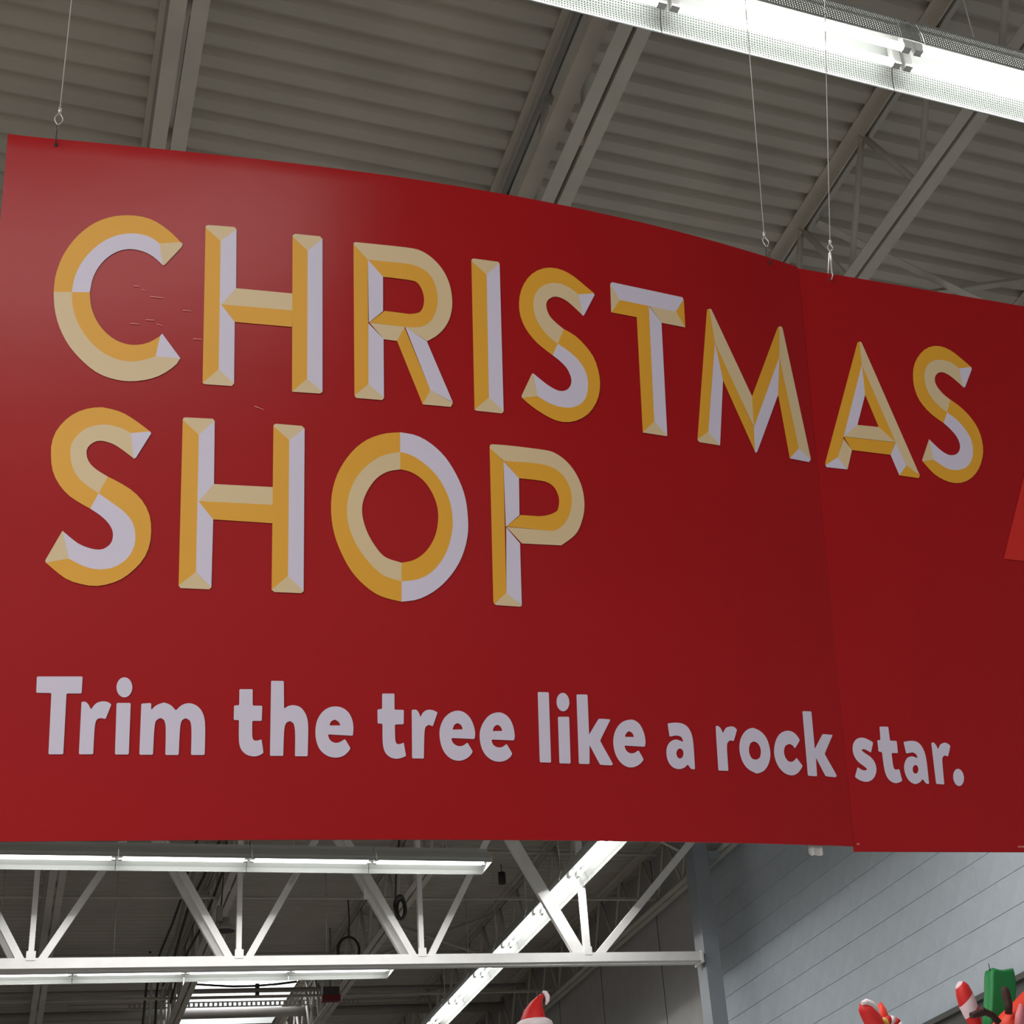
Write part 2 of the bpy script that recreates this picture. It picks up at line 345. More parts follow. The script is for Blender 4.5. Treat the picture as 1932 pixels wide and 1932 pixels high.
for (px, py) in ((694, 1686),):
    p = on_y(px, py, YG + .09)
    MB().box((p.x - .03, YG + .09, p.z - .04), (p.x + .012, YG + .10, p.z + .04)).build('batten_plate', M['girder'], g)
p = on_y(552, 1672, YG - .01); MB().prism([(-.018, 0), (.018, 0), (.018, .01), (-.018, .01)], p, p + Vector((.04, 0, .075))).build('batten_plate', M['girder'], g)
col_ = thing('steel_column', 'tall grey square steel column standing against the block wall', 'column', (5.24, 11.5, 0))
MB().box((5.165, 11.42, 0.02), (5.30, 11.60, 6.40)).build('shaft', M['column'], col_)
MB().box((5.08, 11.33, 0), (5.385, 11.69, 0.02)).build('base_plate', M['column'], col_)
MB().box((5.30, 11.40, 5.74), (5.40, 11.62, 5.80)).build('bracket', M['column'], col_)
MB().box((5.145, 11.40, 5.98), (5.34, 11.62, 6.049)).build('cap_plate', M['column'], col_)

# ------------------------------------------------------------------ lamps
def fixture(p0, p1, w, h, label, group, perf=False, endcap=None, hang=True):
    """industrial two-tube fixture from p0 to p1 (lip level)"""
    p0, p1 = Vector(p0), Vector(p1); d = (p1 - p0).normalized(); L = (p1 - p0).length
    sd = d.cross(Vector((0, 0, 1))).normalized(); mid = (p0 + p1) / 2
    t = thing('strip_light', label, 'ceiling light', mid, group)
    a = w / 2; shell = [(-a, 0), (-a * .97, .30 * h), (-a * .80, .72 * h), (-.035, h)]
    for sg in (-1, 1):
        prof = [(sg * x, z) for x, z in [(-q[0], q[1]) for q in shell]]
        b = MB(); uv = []
        th = 0.003
        acc = 0.0; rows = []
        for k, (x, z) in enumerate(prof):
            if k: acc += math.hypot(x - prof[k - 1][0], z - prof[k - 1][1])
            rows.append((x, z, acc))
        for k in range(len(rows) - 1):
            (xa, za, ua), (xb, zb, ub) = rows[k], rows[k + 1]
            pts = [p0 + sd * xa + Vector((0, 0, za)), p1 + sd * xa + Vector((0, 0, za)), p1 + sd * xb + Vector((0, 0, zb)), p0 + sd * xb + Vector((0, 0, zb))]
            b.face(pts, 1 if (perf and k <= 1) else 0); uv += [(0, ua), (L, ua), (L, ub), (0, ub)]
        # rolled lip at the lower edge
        lp = p0 + sd * prof[0][0]; lq = p1 + sd * prof[0][0]
        nlip = len(b.f); b.rod(lp, lq, 0.004, 6)
        o = b.build('reflector_wing', [M['reflector'], M['perf']], t)
        lay = o.data.uv_layers.new(name='UVMap')
        for i, c in enumerate(uv): lay.data[i].uv = (c[0] / 0.0092, c[1] / 0.0092)
    MB().prism([(-.035, h - .012), (.035, h - .012), (.035, h + .035), (-.035, h + .035)], p0, p1).build('housing', M['fixture'], t)
    for sg in (-1, 1):
        e = 0.022
        MB().rod(p0 + d * (e + .012) + sd * (sg * .034) + Vector((0, 0, .045)), p1 - d * (e + .012) + sd * (sg * .034) + Vector((0, 0, .045)), 0.0135, 12).build('lamp_tube', M['tube'], t)
        for q, s2 in ((p0, 1), (p1, -1)):
            MB().prism([(-.012, -.012), (.012, -.012), (.012, h - .045), (-.012, h - .045)], q + d * (s2 * .006) + sd * (sg * .034) + Vector((0, 0, .045)), q + d * (s2 * (e + .012)) + sd * (sg * .034) + Vector((0, 0, .045))).build('lamp_holder', M['fixture'], t)
    al = bpy.data.lights.new('lamp_glow', 'AREA'); al.shape = 'RECTANGLE'; al.energy = LAMPW; al.color = (1, .99, .96)
    al.size = L - .08; al.size_y = 0.036; ao = bpy.data.objects.new('lamp_glow', al); COL.objects.link(ao); ao.parent = t
    ao.location = (0, 0, .045); ao.rotation_euler = (0, 0, math.atan2(d.y, d.x))
    if endcap:
        for q in (p0, p1)[endcap - 1:endcap]:
            prof = [(x, z) for x, z in shell] + [(-x, z) for x, z in shell[::-1]]
            b = MB(); b.prism(prof, q, q + d * (0.003 if endcap == 2 else -.003)); b.build('end_cap', M['reflector'], t)
    if hang:
        q = p0 + d * 0.30
        MB().rod(q + Vector((0, 0, h + .035)), Vector((q.x, q.y, ZD)), 0.003, 6).build('hanger_rod', M['wire'], t)
    return t
G1 = 'strip lights in the large row at the top right'
zb_ = 5.4; yc = 2.972
xs = [-1.70, -.87, -.04, .79, 1.62, 2.45, 3.28, 4.11]
names = {3: 'large glowing strip light cut off by the top edge of the photo', 4: 'large glowing strip light with perforated wing, left of the tube joint at top right', 5: 'large glowing strip light with perforated wing, right of the tube joint at top right'}
for k in range(3, 6):
    fixture((xs[k], yc, zb_), (xs[k + 1] - .004, yc, zb_), 0.205, 0.15, names[k], G1, perf=True)
G2 = 'strip lights in the row just under the sign'
b2 = [-1.10, -.24, .62, 1.485, 2.345, 3.195]
lb2 = ['', 'white strip light at the left edge, just under the sign', 'second strip light from the left edge just under the sign', 'third strip light from the left edge just under the sign', 'last strip light of the row under the sign, with its open right end']
for k in range(1, 5):
    fixture((b2[k], 10.765, 5.4), (b2[k + 1] - .004, 10.765, 5.4), 0.29, 0.10, lb2[k], G2, endcap=2 if k == 4 else None)
G3 = 'strip lights in the row below the girder chord'
b3 = [-.38, .495, 1.371, 2.235, 3.095]
lb3 = ['strip light at the left edge below the white girder', 'second strip light from the left edge below the white girder', 'strip light below the girder just above the skylight', 'last strip light of the row below the girder, right of the skylight']
for k in range(4):
    fixture((b3[k], 13.575, 5.4), (b3[k + 1] - .004, 13.575, 5.4), 0.29, 0.10, lb3[k], G3, endcap=2 if k == 3 else None)
G4 = 'strip lights in the row sloping down behind the girder'
y4 = 10.33; k = 0
lb4 = ['nearest strip light of the sloping row, its end at the sign bottom edge', 'second strip light of the sloping row, crossed by the thick girder diagonal', 'third strip light of the sloping row, ending at the girder chord', 'fourth strip light of the sloping row, behind the girder chord', 'fifth strip light of the sloping row, just below the girder chord', 'farthest strip light of the sloping row, at the bottom edge of the photo']
for k in range(6):
    fixture((4.045, y4 + k * .95 + .004, 5.48), (4.045, y4 + (k + 1) * .95, 5.48), 0.24, 0.12, lb4[k], G4, endcap=1 if k == 0 else None)

# ------------------------------------------------------------------ skylight and pipes below it
sk = thing('skylight', 'bright white skylight opening in the dark roof deck', 'skylight', ((SK[0] + SK[1]) / 2, (SK[2] + SK[3]) / 2, ZD))
MB().box((SK[0], SK[2], ZD + .45), (SK[1], SK[3], ZD + .47)).build('dome_panel', M['sky'], sk)
for a, b in (((SK[0] - .03, SK[2], ZD), (SK[0], SK[3], ZD + .5)), ((SK[1], SK[2], ZD), (SK[1] + .03, SK[3], ZD + .5)), ((SK[0] - .03, SK[2] - .03, ZD), (SK[1] + .03, SK[2], ZD + .5)), ((SK[0] - .03, SK[3], ZD), (SK[1] + .03, SK[3] + .03, ZD + .5))):
    MB().box(a, b).build('curb_side', M['reflector'], sk)
p1 = on_z(450, 1869, 6.2)
t = thing('sprinkler_pipe', 'grey sprinkler pipe with a sprinkler head crossing the skylight', 'pipe', (2, p1.y, 6.2))
MB().rod((-6, p1.y, 6.2), (5.4, p1.y, 6.2), .026, 12).build('pipe', M['pipe'], t)
q = on_z(485, 1869, 6.2); MB().rod((q.x, p1.y, 6.13), (q.x, p1.y, 6.27), .022, 8).build('sprinkler_head', M['darkmetal'], t)
p2 = on_z(450, 1894, 6.2)
t = thing('slotted_channel', 'slotted steel channel with a line of bright holes across the skylight', 'steel channel', (2, p2.y, 6.2))
for dz in (-.032, .018):
    MB().box((.6, p2.y, 6.2 + dz), (4.6, p2.y + .004, 6.2 + dz + .014)).build('channel_edge', M['pipe'], t)
b = MB(); x = 1.2
while x < 3.6:
    b.box((x, p2.y, 6.182), (x + .022, p2.y + .004, 6.218)); x += .05
o = b.build('web_ties', M['pipe'], t); o['kind'] = 'stuff'
p3 = on_z(450, 1911, 6.2)
pipe('main_pipe', [(-6, p3.y, 6.2), (0, p3.y, 6.2), (5.4, p3.y, 6.2)], .055, M['pipe'], 'thick grey pipe at the lower side of the skylight', 'pipe')
pts = [on_z(x, y, 6.1) for x, y in ((352, 1856), (400, 1859), (440, 1861), (480, 1860), (520, 1857), (560, 1852))]
pipe('sagging_cable', [v + Vector((0, 0, 0)) for v in pts], .012, M['cable'], 'thin cable sagging across the top of the skylight', 'cable')
for k, (x, lb) in enumerate(((3.03, 'first hanging strap right of the skylight'), (3.12, 'second hanging strap right of the skylight'), (3.2, 'third hanging strap right of the skylight'))):
    pipe('hanging_strap', [(x, 17.45 + k * .1, 6.44), (x + .05, 17.45 + k * .1, 6.2), (x + .1, 17.45 + k * .1, 5.75)], .012, M['reflector'], lb, 'strap', 'pale straps beside the skylight')
for k in range(4):
    pipe('hanging_strap', [(1.30 + .07 * k, 16.35 + .14 * k, 6.44), (1.28 + .06 * k, 16.35 + .14 * k, 6.1), (1.26 + .07 * k, 16.35 + .14 * k, 5.7)], .012, M['reflector'] if k % 2 else M['cable'], ('leftmost thin dark strap left of the skylight', 'pale strap second from the left in the clutter left of the skylight', 'dark strap third from the left in the clutter left of the skylight', 'pale strap nearest the skylight on its left')[k], 'strap', 'straps left of the skylight')

# lamp with a bell shade, hanging coil, small red unit
def lathe(b, base, prof, axis=Vector((0, 0, 1)), n=20, mi=0):
    ax = axis.normalized(); s1 = ax.cross(Vector((0.3, 1, 0.1))).normalized(); s2 = ax.cross(s1); i = len(b.v); base = Vector(base)
    for r, h in prof:
        for k in range(n):
            t_ = 2 * math.pi * k / n; b.v.append(tuple(base + ax * h + s1 * (r * math.cos(t_)) + s2 * (r * math.sin(t_))))
    for j in range(len(prof) - 1):
        for k in range(n):
            k2 = (k + 1) % n; b.f.append((i + j * n + k, i + j * n + k2, i + (j + 1) * n + k2, i + (j + 1) * n + k)); b.m.append(mi); b.smooth.append(True)
    return b
bp_ = on_y(424, 1757, 11.75)
t = thing('bell_speaker', 'small grey bell shaped horn hanging beside the girder diagonal', 'speaker', bp_)
lathe(MB(), bp_, [(.075, 0), (.078, .012), (.06, .035), (.035, .06), (.03, .10), (.004, .105)]).build('bell', M['pipe'], t)
lathe(MB(), bp_ + Vector((0, 0, .006)), [(.001, 0), (.07, 0)]).build('mouth', M['darkmetal'], t)
MB().box((bp_.x - .06, bp_.y - .03, bp_.z + .07), (bp_.x - .02, bp_.y + .03, bp_.z + .19)).build('bracket', M['pipe'], t)
MB().rod(bp_ + Vector((-.03, 0, .18)), Vector((bp_.x + .02, bp_.y, ZD + .01)), .006, 6).build('stem', M['darkmetal'], t)
cp = on_y(755, 1712, 12.6)
t = thing('cable_coil', 'dark looped cable coil hanging between the right girder members', 'cable', cp + Vector((0, 0, .15)))
MB().tube([cp + Vector((.045 * math.cos(a), .01 * math.sin(3 * a), .10 * math.sin(a))) for a in [2 * math.pi * k / 20 for k in range(20)]], .013, 6, closed=True).build('loop', M['cable'], t)
MB().tube([cp + Vector((.03 * math.cos(a) + .01, .02, .08 * math.sin(a) - .01)) for a in [2 * math.pi * k / 20 for k in range(20)]], .011, 6, closed=True).build('loop', M['cable'], t)
MB().tube([cp + Vector((-.04, 0, .02)), cp + Vector((-.03, 0, .25)), Vector((cp.x + .03, cp.y, ZD + .01))], .007, 6).build('hanging_cord', M['cable'], t)
cp = on_z(658, 1793, 5.95)
t = thing('cable_coil', 'dark looped cable hanging low just above the girder chord', 'cable', cp + Vector((0, 0, .2)))
MB().tube([cp + Vector((.10 * math.cos(a), 0, .13 * math.sin(a))) for a in [2 * math.pi * k / 24 for k in range(24)]], .012, 6, closed=True).build('loop', M['cable'], t)
MB().tube([cp + Vector((0, 0, .12)), cp + Vector((.01, 0, .3)), Vector((cp.x, cp.y, ZD + .01))], .006, 6).build('hanging_cord', M['cable'], t)
ep = on_z(624, 1880, 5.75)
t = thing('warning_beacon', 'small dark red box hanging to the right of the skylight', 'sign', ep)
MB().box((ep.x - .09, ep.y - .04, ep.z - .05), (ep.x + .09, ep.y + .04, ep.z + .01)).build('red_lens', M['exitred'], t)
MB().box((ep.x - .08, ep.y - .04, ep.z + .01), (ep.x + .08, ep.y + .04, ep.z + .09)).build('housing', M['darkmetal'], t)
MB().rod((ep.x, ep.y, ep.z + .09), (ep.x, ep.y, ZT), .008, 6).build('stem', M['pipe'], t)
ep = on_z(947, 1656, 6.32)
t = thing('hanging_speaker', 'small dark cylinder hanging from the deck near the thick diagonal', 'speaker', ep)
MB().rod(ep - Vector((0, 0, .06)), ep + Vector((0, 0, .05)), .035, 12).build('can', M['darkmetal'], t)
MB().rod(ep + Vector((0, 0, .05)), Vector((ep.x, ep.y, ZT)), .006, 6).build('stem', M['pipe'], t)
# ------------------------------------------------------------------ the red sign (two bowed sheets hung on wires)
SH, SL, KB, BT, BBOT = 1.22, 1.5012, 1.1636, 0.0761, 0.0403
SA, STL, SE = -0.0182, 0.1607, 0.0081
d0 = ray(15, 252); SP0 = Vector(EYE + d0 * 2.2172 / d0[1])
SU = Vector((math.cos(SA) * math.cos(SE), math.sin(SA) * math.cos(SE), math.sin(SE)))
_g = Vector((math.sin(SA), -math.cos(SA), 0)); SV = Vector((0, 0, 1)) * math.cos(STL) + _g * math.sin(STL)
SV = (SV - SU * SV.dot(SU)).normalized(); SN = SU.cross(SV)
def bow(s, w):
    q = min(max(s / SL, 0.0), 1.0) ** KB
    return (BT * w / SH + BBOT * (1 - w / SH)) * 4 * q * (1 - q)
def sp(s, w, off=0.0): return SP0 + SU * s + SV * (w - SH) + SN * (bow(s, w) + off)
E0 = Vector(EYE)
def sinv(px, py):
    d = Vector(ray(px, py)); dn = d.dot(SN); k0 = (SP0 - E0).dot(SN); off = 0.0
    for _ in range(8):
        Q = E0 + d * ((k0 + off) / dn); s = (Q - SP0).dot(SU); w = (Q - SP0).dot(SV) + SH; off = bow(s, w)
    return s, w
def onsign(px, py, off): s, w = sinv(px, py); return sp(s, w, off)
def sheet(s0, s1, w0, w1, ns, nw, parent, z0=0.0):
    bm = MB()
    ws = [w0 + (w1 - w0 - .03) * j / (nw - 5) for j in range(nw - 4)] + [w1 - .03 + .03 * j / 5 for j in range(1, 6)]
    def V(i, j, o):      # the top edge rolls back a little
        w = ws[j]; c = max(0.0, (w - (w1 - .03)) / .03); s_ = s0 + (s1 - s0) * i / ns
        return sp(s_, w, o - c * c * .0011 * (1 + .3 * math.sin(s_ * 37) * math.sin(s_ * 13)))
    th = -0.004
    for o, flip in ((z0, False), (z0 + th, True)):
        base = len(bm.v)
        for j in range(nw + 1):
            for i in range(ns + 1): bm.v.append(tuple(V(i, j, o)))
        for j in range(nw):
            for i in range(ns):
                a = base + j * (ns + 1) + i; f = (a, a + 1, a + ns + 2, a + ns + 1)
                bm.f.append(f[::-1] if flip else f); bm.m.append(1 if flip else 0); bm.smooth.append(True)
    def strip(pts0, pts1):
        for k in range(len(pts0) - 1):
            bm.face([pts0[k], pts1[k], pts1[k + 1], pts0[k + 1]], 0)
    for j in (0, nw): strip([V(i, j, z0) for i in range(ns + 1)], [V(i, j, z0 + th) for i in range(ns + 1)])
    for i in (0, ns): strip([V(i, j, z0) for j in range(nw + 1)], [V(i, j, z0 + th) for j in range(nw + 1)])
    return bm.build('board', [M['red'], M['board']], parent)
pan1 = thing('hanging_sign', 'large red hanging sign reading CHRISTMAS SHOP, left of the vertical seam', 'sign', sp(SL / 2, 0))
pan2 = thing('hanging_sign', 'narrower red sign sheet right of the vertical seam, with A S and star', 'sign', sp(SL + .4, -.012))
sheet(0, SL - .0003, 0, SH, 60, 24, pan1)
sheet(SL + .0003, SL + 1.1, -.010, SH - .003, 20, 16, pan2, z0=0.0)
OFF = 0.0014
COLS = [M['gold'], M['cream'], M['white']]
G_, C_, W_ = 0, 1, 2
def cm(pts, n=5, closed=False):
    """Catmull-Rom through points"""
    out = []; N = len(pts)
    for k in range(N - 1):
        p0 = pts[max(k - 1, 0)]; p1_ = pts[k]; p2_ = pts[k + 1]; p3_ = pts[min(k + 2, N - 1)]
        for j in range(n):
            t = j / n
            out.append(tuple(0.5 * ((2 * p1_[i]) + (-p0[i] + p2_[i]) * t + (2 * p0[i] - 5 * p1_[i] + 4 * p2_[i] - p3_[i]) * t * t + (-p0[i] + 3 * p1_[i] - 3 * p2_[i] + p3_[i]) * t ** 3) for i in (0, 1)))
    out.append(tuple(pts[-1])); return out
def resample(pts, n):
    p = cm(pts); L = [0]
    for a, b in zip(p, p[1:]): L.append(L[-1] + math.hypot(b[0] - a[0], b[1] - a[1]))
    out = []
    for k in range(n + 1):
        t = L[-1] * k / n; i = 0
        while i < len(L) - 2 and L[i + 1] < t: i += 1
        u = (t - L[i]) / max(L[i + 1] - L[i], 1e-9); out.append((p[i][0] + (p[i + 1][0] - p[i][0]) * u, p[i][1] + (p[i + 1][1] - p[i][1]) * u))
    return out
class Glyph:
    def __init__(s, ox, oy, sc): s.o = (ox, oy, sc); s.b = MB(); s.k = 0
    def px(s, p): return (s.o[0] + p[0] / s.o[2], s.o[1] + p[1] / s.o[2])
    def poly(s, pts, c, holes=()):
        loops = [pts] + list(holes); off = OFF + 0.00004 * s.k; s.k += 1
        P = [[onsign(*s.px(p), off) for p in lp] for lp in loops]
        flat = [v for lp in P for v in lp]
        tri = geometry.tessellate_polygon([[Vector((*s.px(p), 0)) for p in lp] for lp in loops])
        for t in tri:
            v = [flat[i] for i in t]
            n = (v[1] - v[0]).cross(v[2] - v[0])
            if n.dot(SN) < 0: v.reverse()
            s.b.face(v, c)
    def ribbon(s, A, B, c, n=26):
        A, B = resample(A, n), resample(B, n); off = OFF + 0.00004 * s.k; s.k += 1
        a = [onsign(*s.px(p), off) for p in A]; b = [onsign(*s.px(p), off) for p in B]
        for k in range(n):
            v = [a[k], b[k], b[k + 1], a[k + 1]]
            if (v[1] - v[0]).cross(v[2] - v[0]).dot(SN) < 0 or (v[2] - v[0]).cross(v[3] - v[0]).dot(SN) < 0: v.reverse()
            s.b.face(v, c)
    def done(s, parent, name='letter', mats=None, label=None):
        o = s.b.build(name, mats or COLS, parent)
        if label: o['label'] = label
        return o
def letter_s(ox, oy, sc, A1, A2, C1, C2, B1, B2, parent, t1, t2):
    g = Glyph(ox, oy, sc)
    g.ribbon(A1, C1, G_); g.ribbon(C1, B1, C_); g.ribbon(A2, C2, W_); g.ribbon(C2, B2, G_)
    g.poly(t1, W_); g.poly(t2, C_); g.done(parent)
# C
g = Glyph(60, 380, 3.22)
ou = [(915,262),(850,195),(770,135),(690,100),(590,87),(480,97),(370,140),(270,220),(190,330),(145,450),(133,552)]
cu = [(775,258),(720,220),(650,200),(580,198),(490,218),(400,270),(320,350),(265,450),(243,553)]
iu = [(795,390),(740,340),(680,308),(610,293),(540,300),(470,335),(410,395),(370,470),(352,555)]
g.ribbon(ou, cu, G_); g.ribbon(cu, iu, W_); g.poly([(905,250),(917,262),(908,282),(808,388),(795,392),(775,258)], C_)
ol = [(133,552),(138,650),(165,760),(220,870),(300,965),(400,1045),(510,1085),(620,1095),(740,1075),(830,1030),(895,975),(902,955)]
cl = [(243,553),(248,640),(280,740),(335,830),(410,905),(500,955),(600,975),(680,965),(752,943)]
il = [(352,555),(360,640),(390,720),(440,790),(510,845),(590,872),(660,872),(720,855),(780,820)]
g.ribbon(ol, cl, C_); g.ribbon(cl, il, G_); g.poly([(780,818),(792,806),(903,957),(752,943)], W_); g.done(pan1)
def letter_h(ox, oy, sc, polys, parent):
    g = Glyph(ox, oy, sc)
    for c, p in polys: g.poly(p, c)
    return g.done(parent)
letter_h(60, 380, 3.22, [(G_, [(1055,160),(1147,243),(1135,1022),(1037,1105)]), (C_, [(1055,162),(1058,150),(1072,146),(1230,158),(1243,172),(1147,243)]),
 (W_, [(1147,243),(1243,172),(1240,532),(1150,628),(1232,735),(1228,1110),(1135,1022)]), (C_, [(1037,1105),(1135,1022),(1228,1108),(1215,1124),(1050,1113)]),
 (C_, [(1240,530),(1585,562),(1582,665),(1150,628)]), (G_, [(1150,628),(1582,665),(1580,765),(1232,735)]),
 (G_, [(1583,213),(1675,303),(1672,1080),(1580,1158)]), (C_, [(1583,216),(1587,205),(1602,200),(1750,215),(1765,232),(1675,303)]),
 (W_, [(1765,230),(1765,1160),(1672,1080),(1675,303)]), (C_, [(1580,1158),(1672,1080),(1765,1160),(1750,1170),(1593,1160)])], pan1)
# R
g = Glyph(640, 430, 3.864)
g.poly([(103,120),(208,235),(212,1140),(110,1225)], G_)
outer = [(120,107),(330,128),(520,150),(600,172),(680,225),(755,310),(805,420),(823,550),(805,660),(760,740),(700,795),(640,828)]
cen = [(208,235),(340,248),(480,262),(560,280),(640,325),(692,400),(715,500),(710,590),(675,670),(620,715),(560,727),(478,725)]
inn = [(318,360),(380,366),(450,375),(520,385),(565,400),(600,450),(617,520),(608,585),(575,625),(530,632),(430,620),(330,608)]
g.poly([(103,122),(106,110),(122,106),(208,235)], C_)
g.ribbon(outer, cen, C_, 40); g.ribbon(cen, inn, G_, 40); g.poly([(478,725),(218,692),(330,608),(430,620),(560,640),(560,727)], G_)
g.poly([(220,694),(478,725),(420,827),(325,815)], C_)
g.poly([(208,235),(318,360),(318,610),(215,692)], W_); g.poly([(211,698),(322,812),(325,1245),(212,1140)], W_)
g.poly([(110,1225),(212,1140),(325,1243),(312,1258),(122,1243)], C_)
g.poly([(474,728),(662,1185),(607,1290),(420,827)], G_); g.poly([(480,726),(637,830),(827,1275),(662,1185)], W_); g.poly([(662,1185),(827,1278),(812,1308),(607,1290)], C_)
g.done(pan1)
# I
letter_h(640, 430, 3.864, [(G_, [(962,240),(1073,345),(1090,1240),(985,1330)]), (C_, [(962,242),(966,230),(980,226),(1158,250),(1168,265),(1073,345)]),
 (W_, [(1168,262),(1197,1340),(1090,1238),(1073,345)]), (C_, [(985,1328),(1090,1238),(1197,1340),(1184,1355),(998,1335)])], pan1)
# S of CHRIS
letter_s(640, 430, 3.864,
 [(1858,480),(1780,415),(1700,350),(1620,308),(1540,292),(1460,305),(1390,350),(1335,430),(1310,530),(1318,640),(1360,740),(1430,830),(1500,890),(1553,930)],
 [(1553,930),(1610,975),(1660,1030),(1690,1100),(1685,1150),(1655,1185),(1600,1190),(1530,1155),(1470,1110),(1412,1062)],
 [(1745,488),(1680,440),(1620,412),(1550,403),(1480,425),(1430,480),(1414,550),(1425,640),(1465,720),(1520,790),(1592,848)],
 [(1592,848),(1670,900),(1740,965),(1795,1050),(1812,1140),(1800,1230),(1760,1285),(1690,1312),(1600,1305),(1520,1275),(1445,1228)],
 [(1775,643),(1710,580),(1650,530),(1590,505),(1550,508),(1515,535),(1508,575),(1530,640),(1580,695),(1635,740)],
 [(1635,740),(1720,790),(1800,870),(1860,960),(1895,1080),(1897,1190),(1865,1290),(1800,1370),(1700,1415),(1590,1410),(1470,1350),(1380,1285),(1330,1240)],
 pan1, [(1745,488),(1852,480),(1860,492),(1783,640),(1772,643)], [(1412,1062),(1402,1068),(1328,1225),(1330,1242),(1445,1228)])
# T
letter_h(1120, 500, 4.391, [(W_, [(135,160),(150,145),(733,270),(742,290),(680,388),(215,295)]), (C_, [(135,160),(215,295),(148,397),(143,390)]),
 (G_, [(147,396),(215,293),(455,342),(500,1300),(405,1390),(355,435)]), (W_, [(455,342),(560,480),(608,1418),(500,1298)]),
 (C_, [(462,345),(680,388),(757,520),(562,482)]), (G_, [(745,290),(757,520),(680,388)]), (C_, [(405,1388),(500,1298),(608,1416),(600,1421),(408,1391)])], pan1)
# M
letter_h(1120, 500, 4.391, [(G_, [(935,388),(940,370),(958,365),(1003,650),(950,1385),(858,1445)]), (C_, [(858,1445),(950,1382),(1047,1498),(875,1470),(862,1458)]),
 (W_, [(1003,650),(1070,950),(1045,1498),(948,1385)]), (G_, [(1003,645),(1325,1350),(1337,1555),(1070,960)]), (C_, [(956,365),(972,368),(1310,1090),(1327,1350),(1003,650)]),
 (G_, [(1522,520),(1538,511),(1537,762),(1325,1350),(1310,1090)]), (W_, [(1537,762),(1525,1080),(1355,1545),(1345,1557),(1334,1555),(1325,1350)]),
 (G_, [(1536,765),(1697,1522),(1622,1605),(1525,1075)]), (C_, [(1536,512),(1550,511),(1562,525),(1797,1610),(1697,1524),(1536,765)]), (W_, [(1622,1605),(1697,1522),(1797,1612),(1782,1636)])], pan1)
# A
letter_h(1480, 600, 3.865, [(G_, [(530,182),(546,173),(562,340),(430,868),(385,1020),(296,1072),(296,1055)]), (C_, [(544,173),(560,180),(985,1150),(887,1078),(805,910),(562,345)]),
 (W_, [(562,340),(586,562),(530,782),(430,866)]), (G_, [(562,345),(808,908),(685,798),(586,562)]), (C_, [(530,782),(685,797),(808,908),(430,866)]),
 (G_, [(430,868),(808,910),(770,1000),(490,965)]), (C_, [(428,882),(490,965),(458,1105),(385,1018)]), (W_, [(296,1074),(385,1018),(458,1107),(305,1090)]),
 (W_, [(808,912),(887,1078),(835,1150),(771,1000)]), (G_, [(835,1150),(887,1078),(985,1152),(975,1170)])], pan2)
letter_s(1480, 600, 3.865,
 [(1362,362),(1290,300),(1220,245),(1160,215),(1095,205),(1030,225),(975,280),(942,350),(935,430),(945,510),(975,590),(1030,665),(1090,720),(1158,768)],
 [(1158,768),(1210,815),(1255,870),(1278,930),(1270,975),(1240,1000),(1190,998),(1130,960),(1052,885)],
 [(1272,370),(1220,330),(1160,310),(1100,308),(1050,335),(1020,395),(1020,460),(1040,530),(1075,590),(1125,645),(1183,690)],
 [(1183,690),(1250,740),(1310,805),(1355,880),(1373,960),(1365,1030),(1330,1085),(1270,1110),(1200,1105),(1150,1080),(1085,1035)],
 [(1305,510),(1250,460),(1200,420),(1150,397),(1115,405),(1095,435),(1098,475),(1120,515),(1160,560),(1208,598)],
 [(1208,598),(1280,650),(1350,720),(1410,810),(1443,920),(1443,1010),(1415,1100),(1360,1170),(1280,1205),(1190,1195),(1090,1140),(1003,1045)],
 pan2, [(1272,370),(1358,360),(1364,375),(1315,505),(1302,510)], [(1052,885),(1002,1035),(1004,1048),(1085,1035)])
# SHOP
letter_s(60, 740, 3.45,
 [(775,262),(680,190),(590,135),(500,108),(430,100),(330,118),(240,165),(165,245),(130,330),(125,420),(135,510),(170,590),(230,665),(300,715),(380,760)],
 [(380,760),(440,800),(490,845),(522,895),(528,940),(515,985),(480,1015),(440,1027),(380,1018),(300,985),(200,905)],
 [(645,268),(580,235),(500,215),(430,215),(350,240),(290,290),(255,350),(252,430),(265,490),(300,555),(360,610),(435,660)],
 [(435,660),(520,720),(600,780),(650,840),(672,910),(670,990),(640,1060),(590,1110),(520,1145),(430,1155),(340,1135),(240,1085)],
 [(665,435),(600,385),(530,340),(450,318),(400,330),(362,365),(356,410),(375,460),(420,505),(495,552)],
 [(495,552),(570,590),(650,640),(720,710),(765,800),(777,900),(765,1000),(725,1090),(650,1170),(560,1230),(440,1262),(340,1255),(220,1215),(90,1110)],
 pan1, [(645,268),(768,258),(777,270),(678,428),(664,436)], [(200,903),(88,1095),(90,1112),(240,1085)])
letter_h(60, 740, 3.45, [(G_, [(982,180),(1087,280),(1068,1172),(955,1262)]), (C_, [(982,182),(985,172),(998,166),(1178,175),(1190,190),(1087,280)]),
 (W_, [(1190,188),(1185,603),(1085,711),(1180,830),(1168,1272),(1068,1172),(1087,280)]), (C_, [(955,1260),(1067,1172),(1168,1272),(1155,1285),(968,1277)]),
 (C_, [(1185,600),(1570,620),(1567,735),(1085,711)]), (G_, [(1085,711),(1567,735),(1565,855),(1180,830)]),
 (G_, [(1572,222),(1675,315),(1667,1198),(1560,1290)]), (C_, [(1572,224),(1576,212),(1590,208),(1758,222),(1775,240),(1675,315)]),
 (W_, [(1775,238),(1768,1300),(1667,1197),(1675,314)]), (C_, [(1560,1288),(1667,1197),(1768,1298),(1752,1310),(1578,1303)])], pan1)
g = Glyph(600, 780, 3.578)
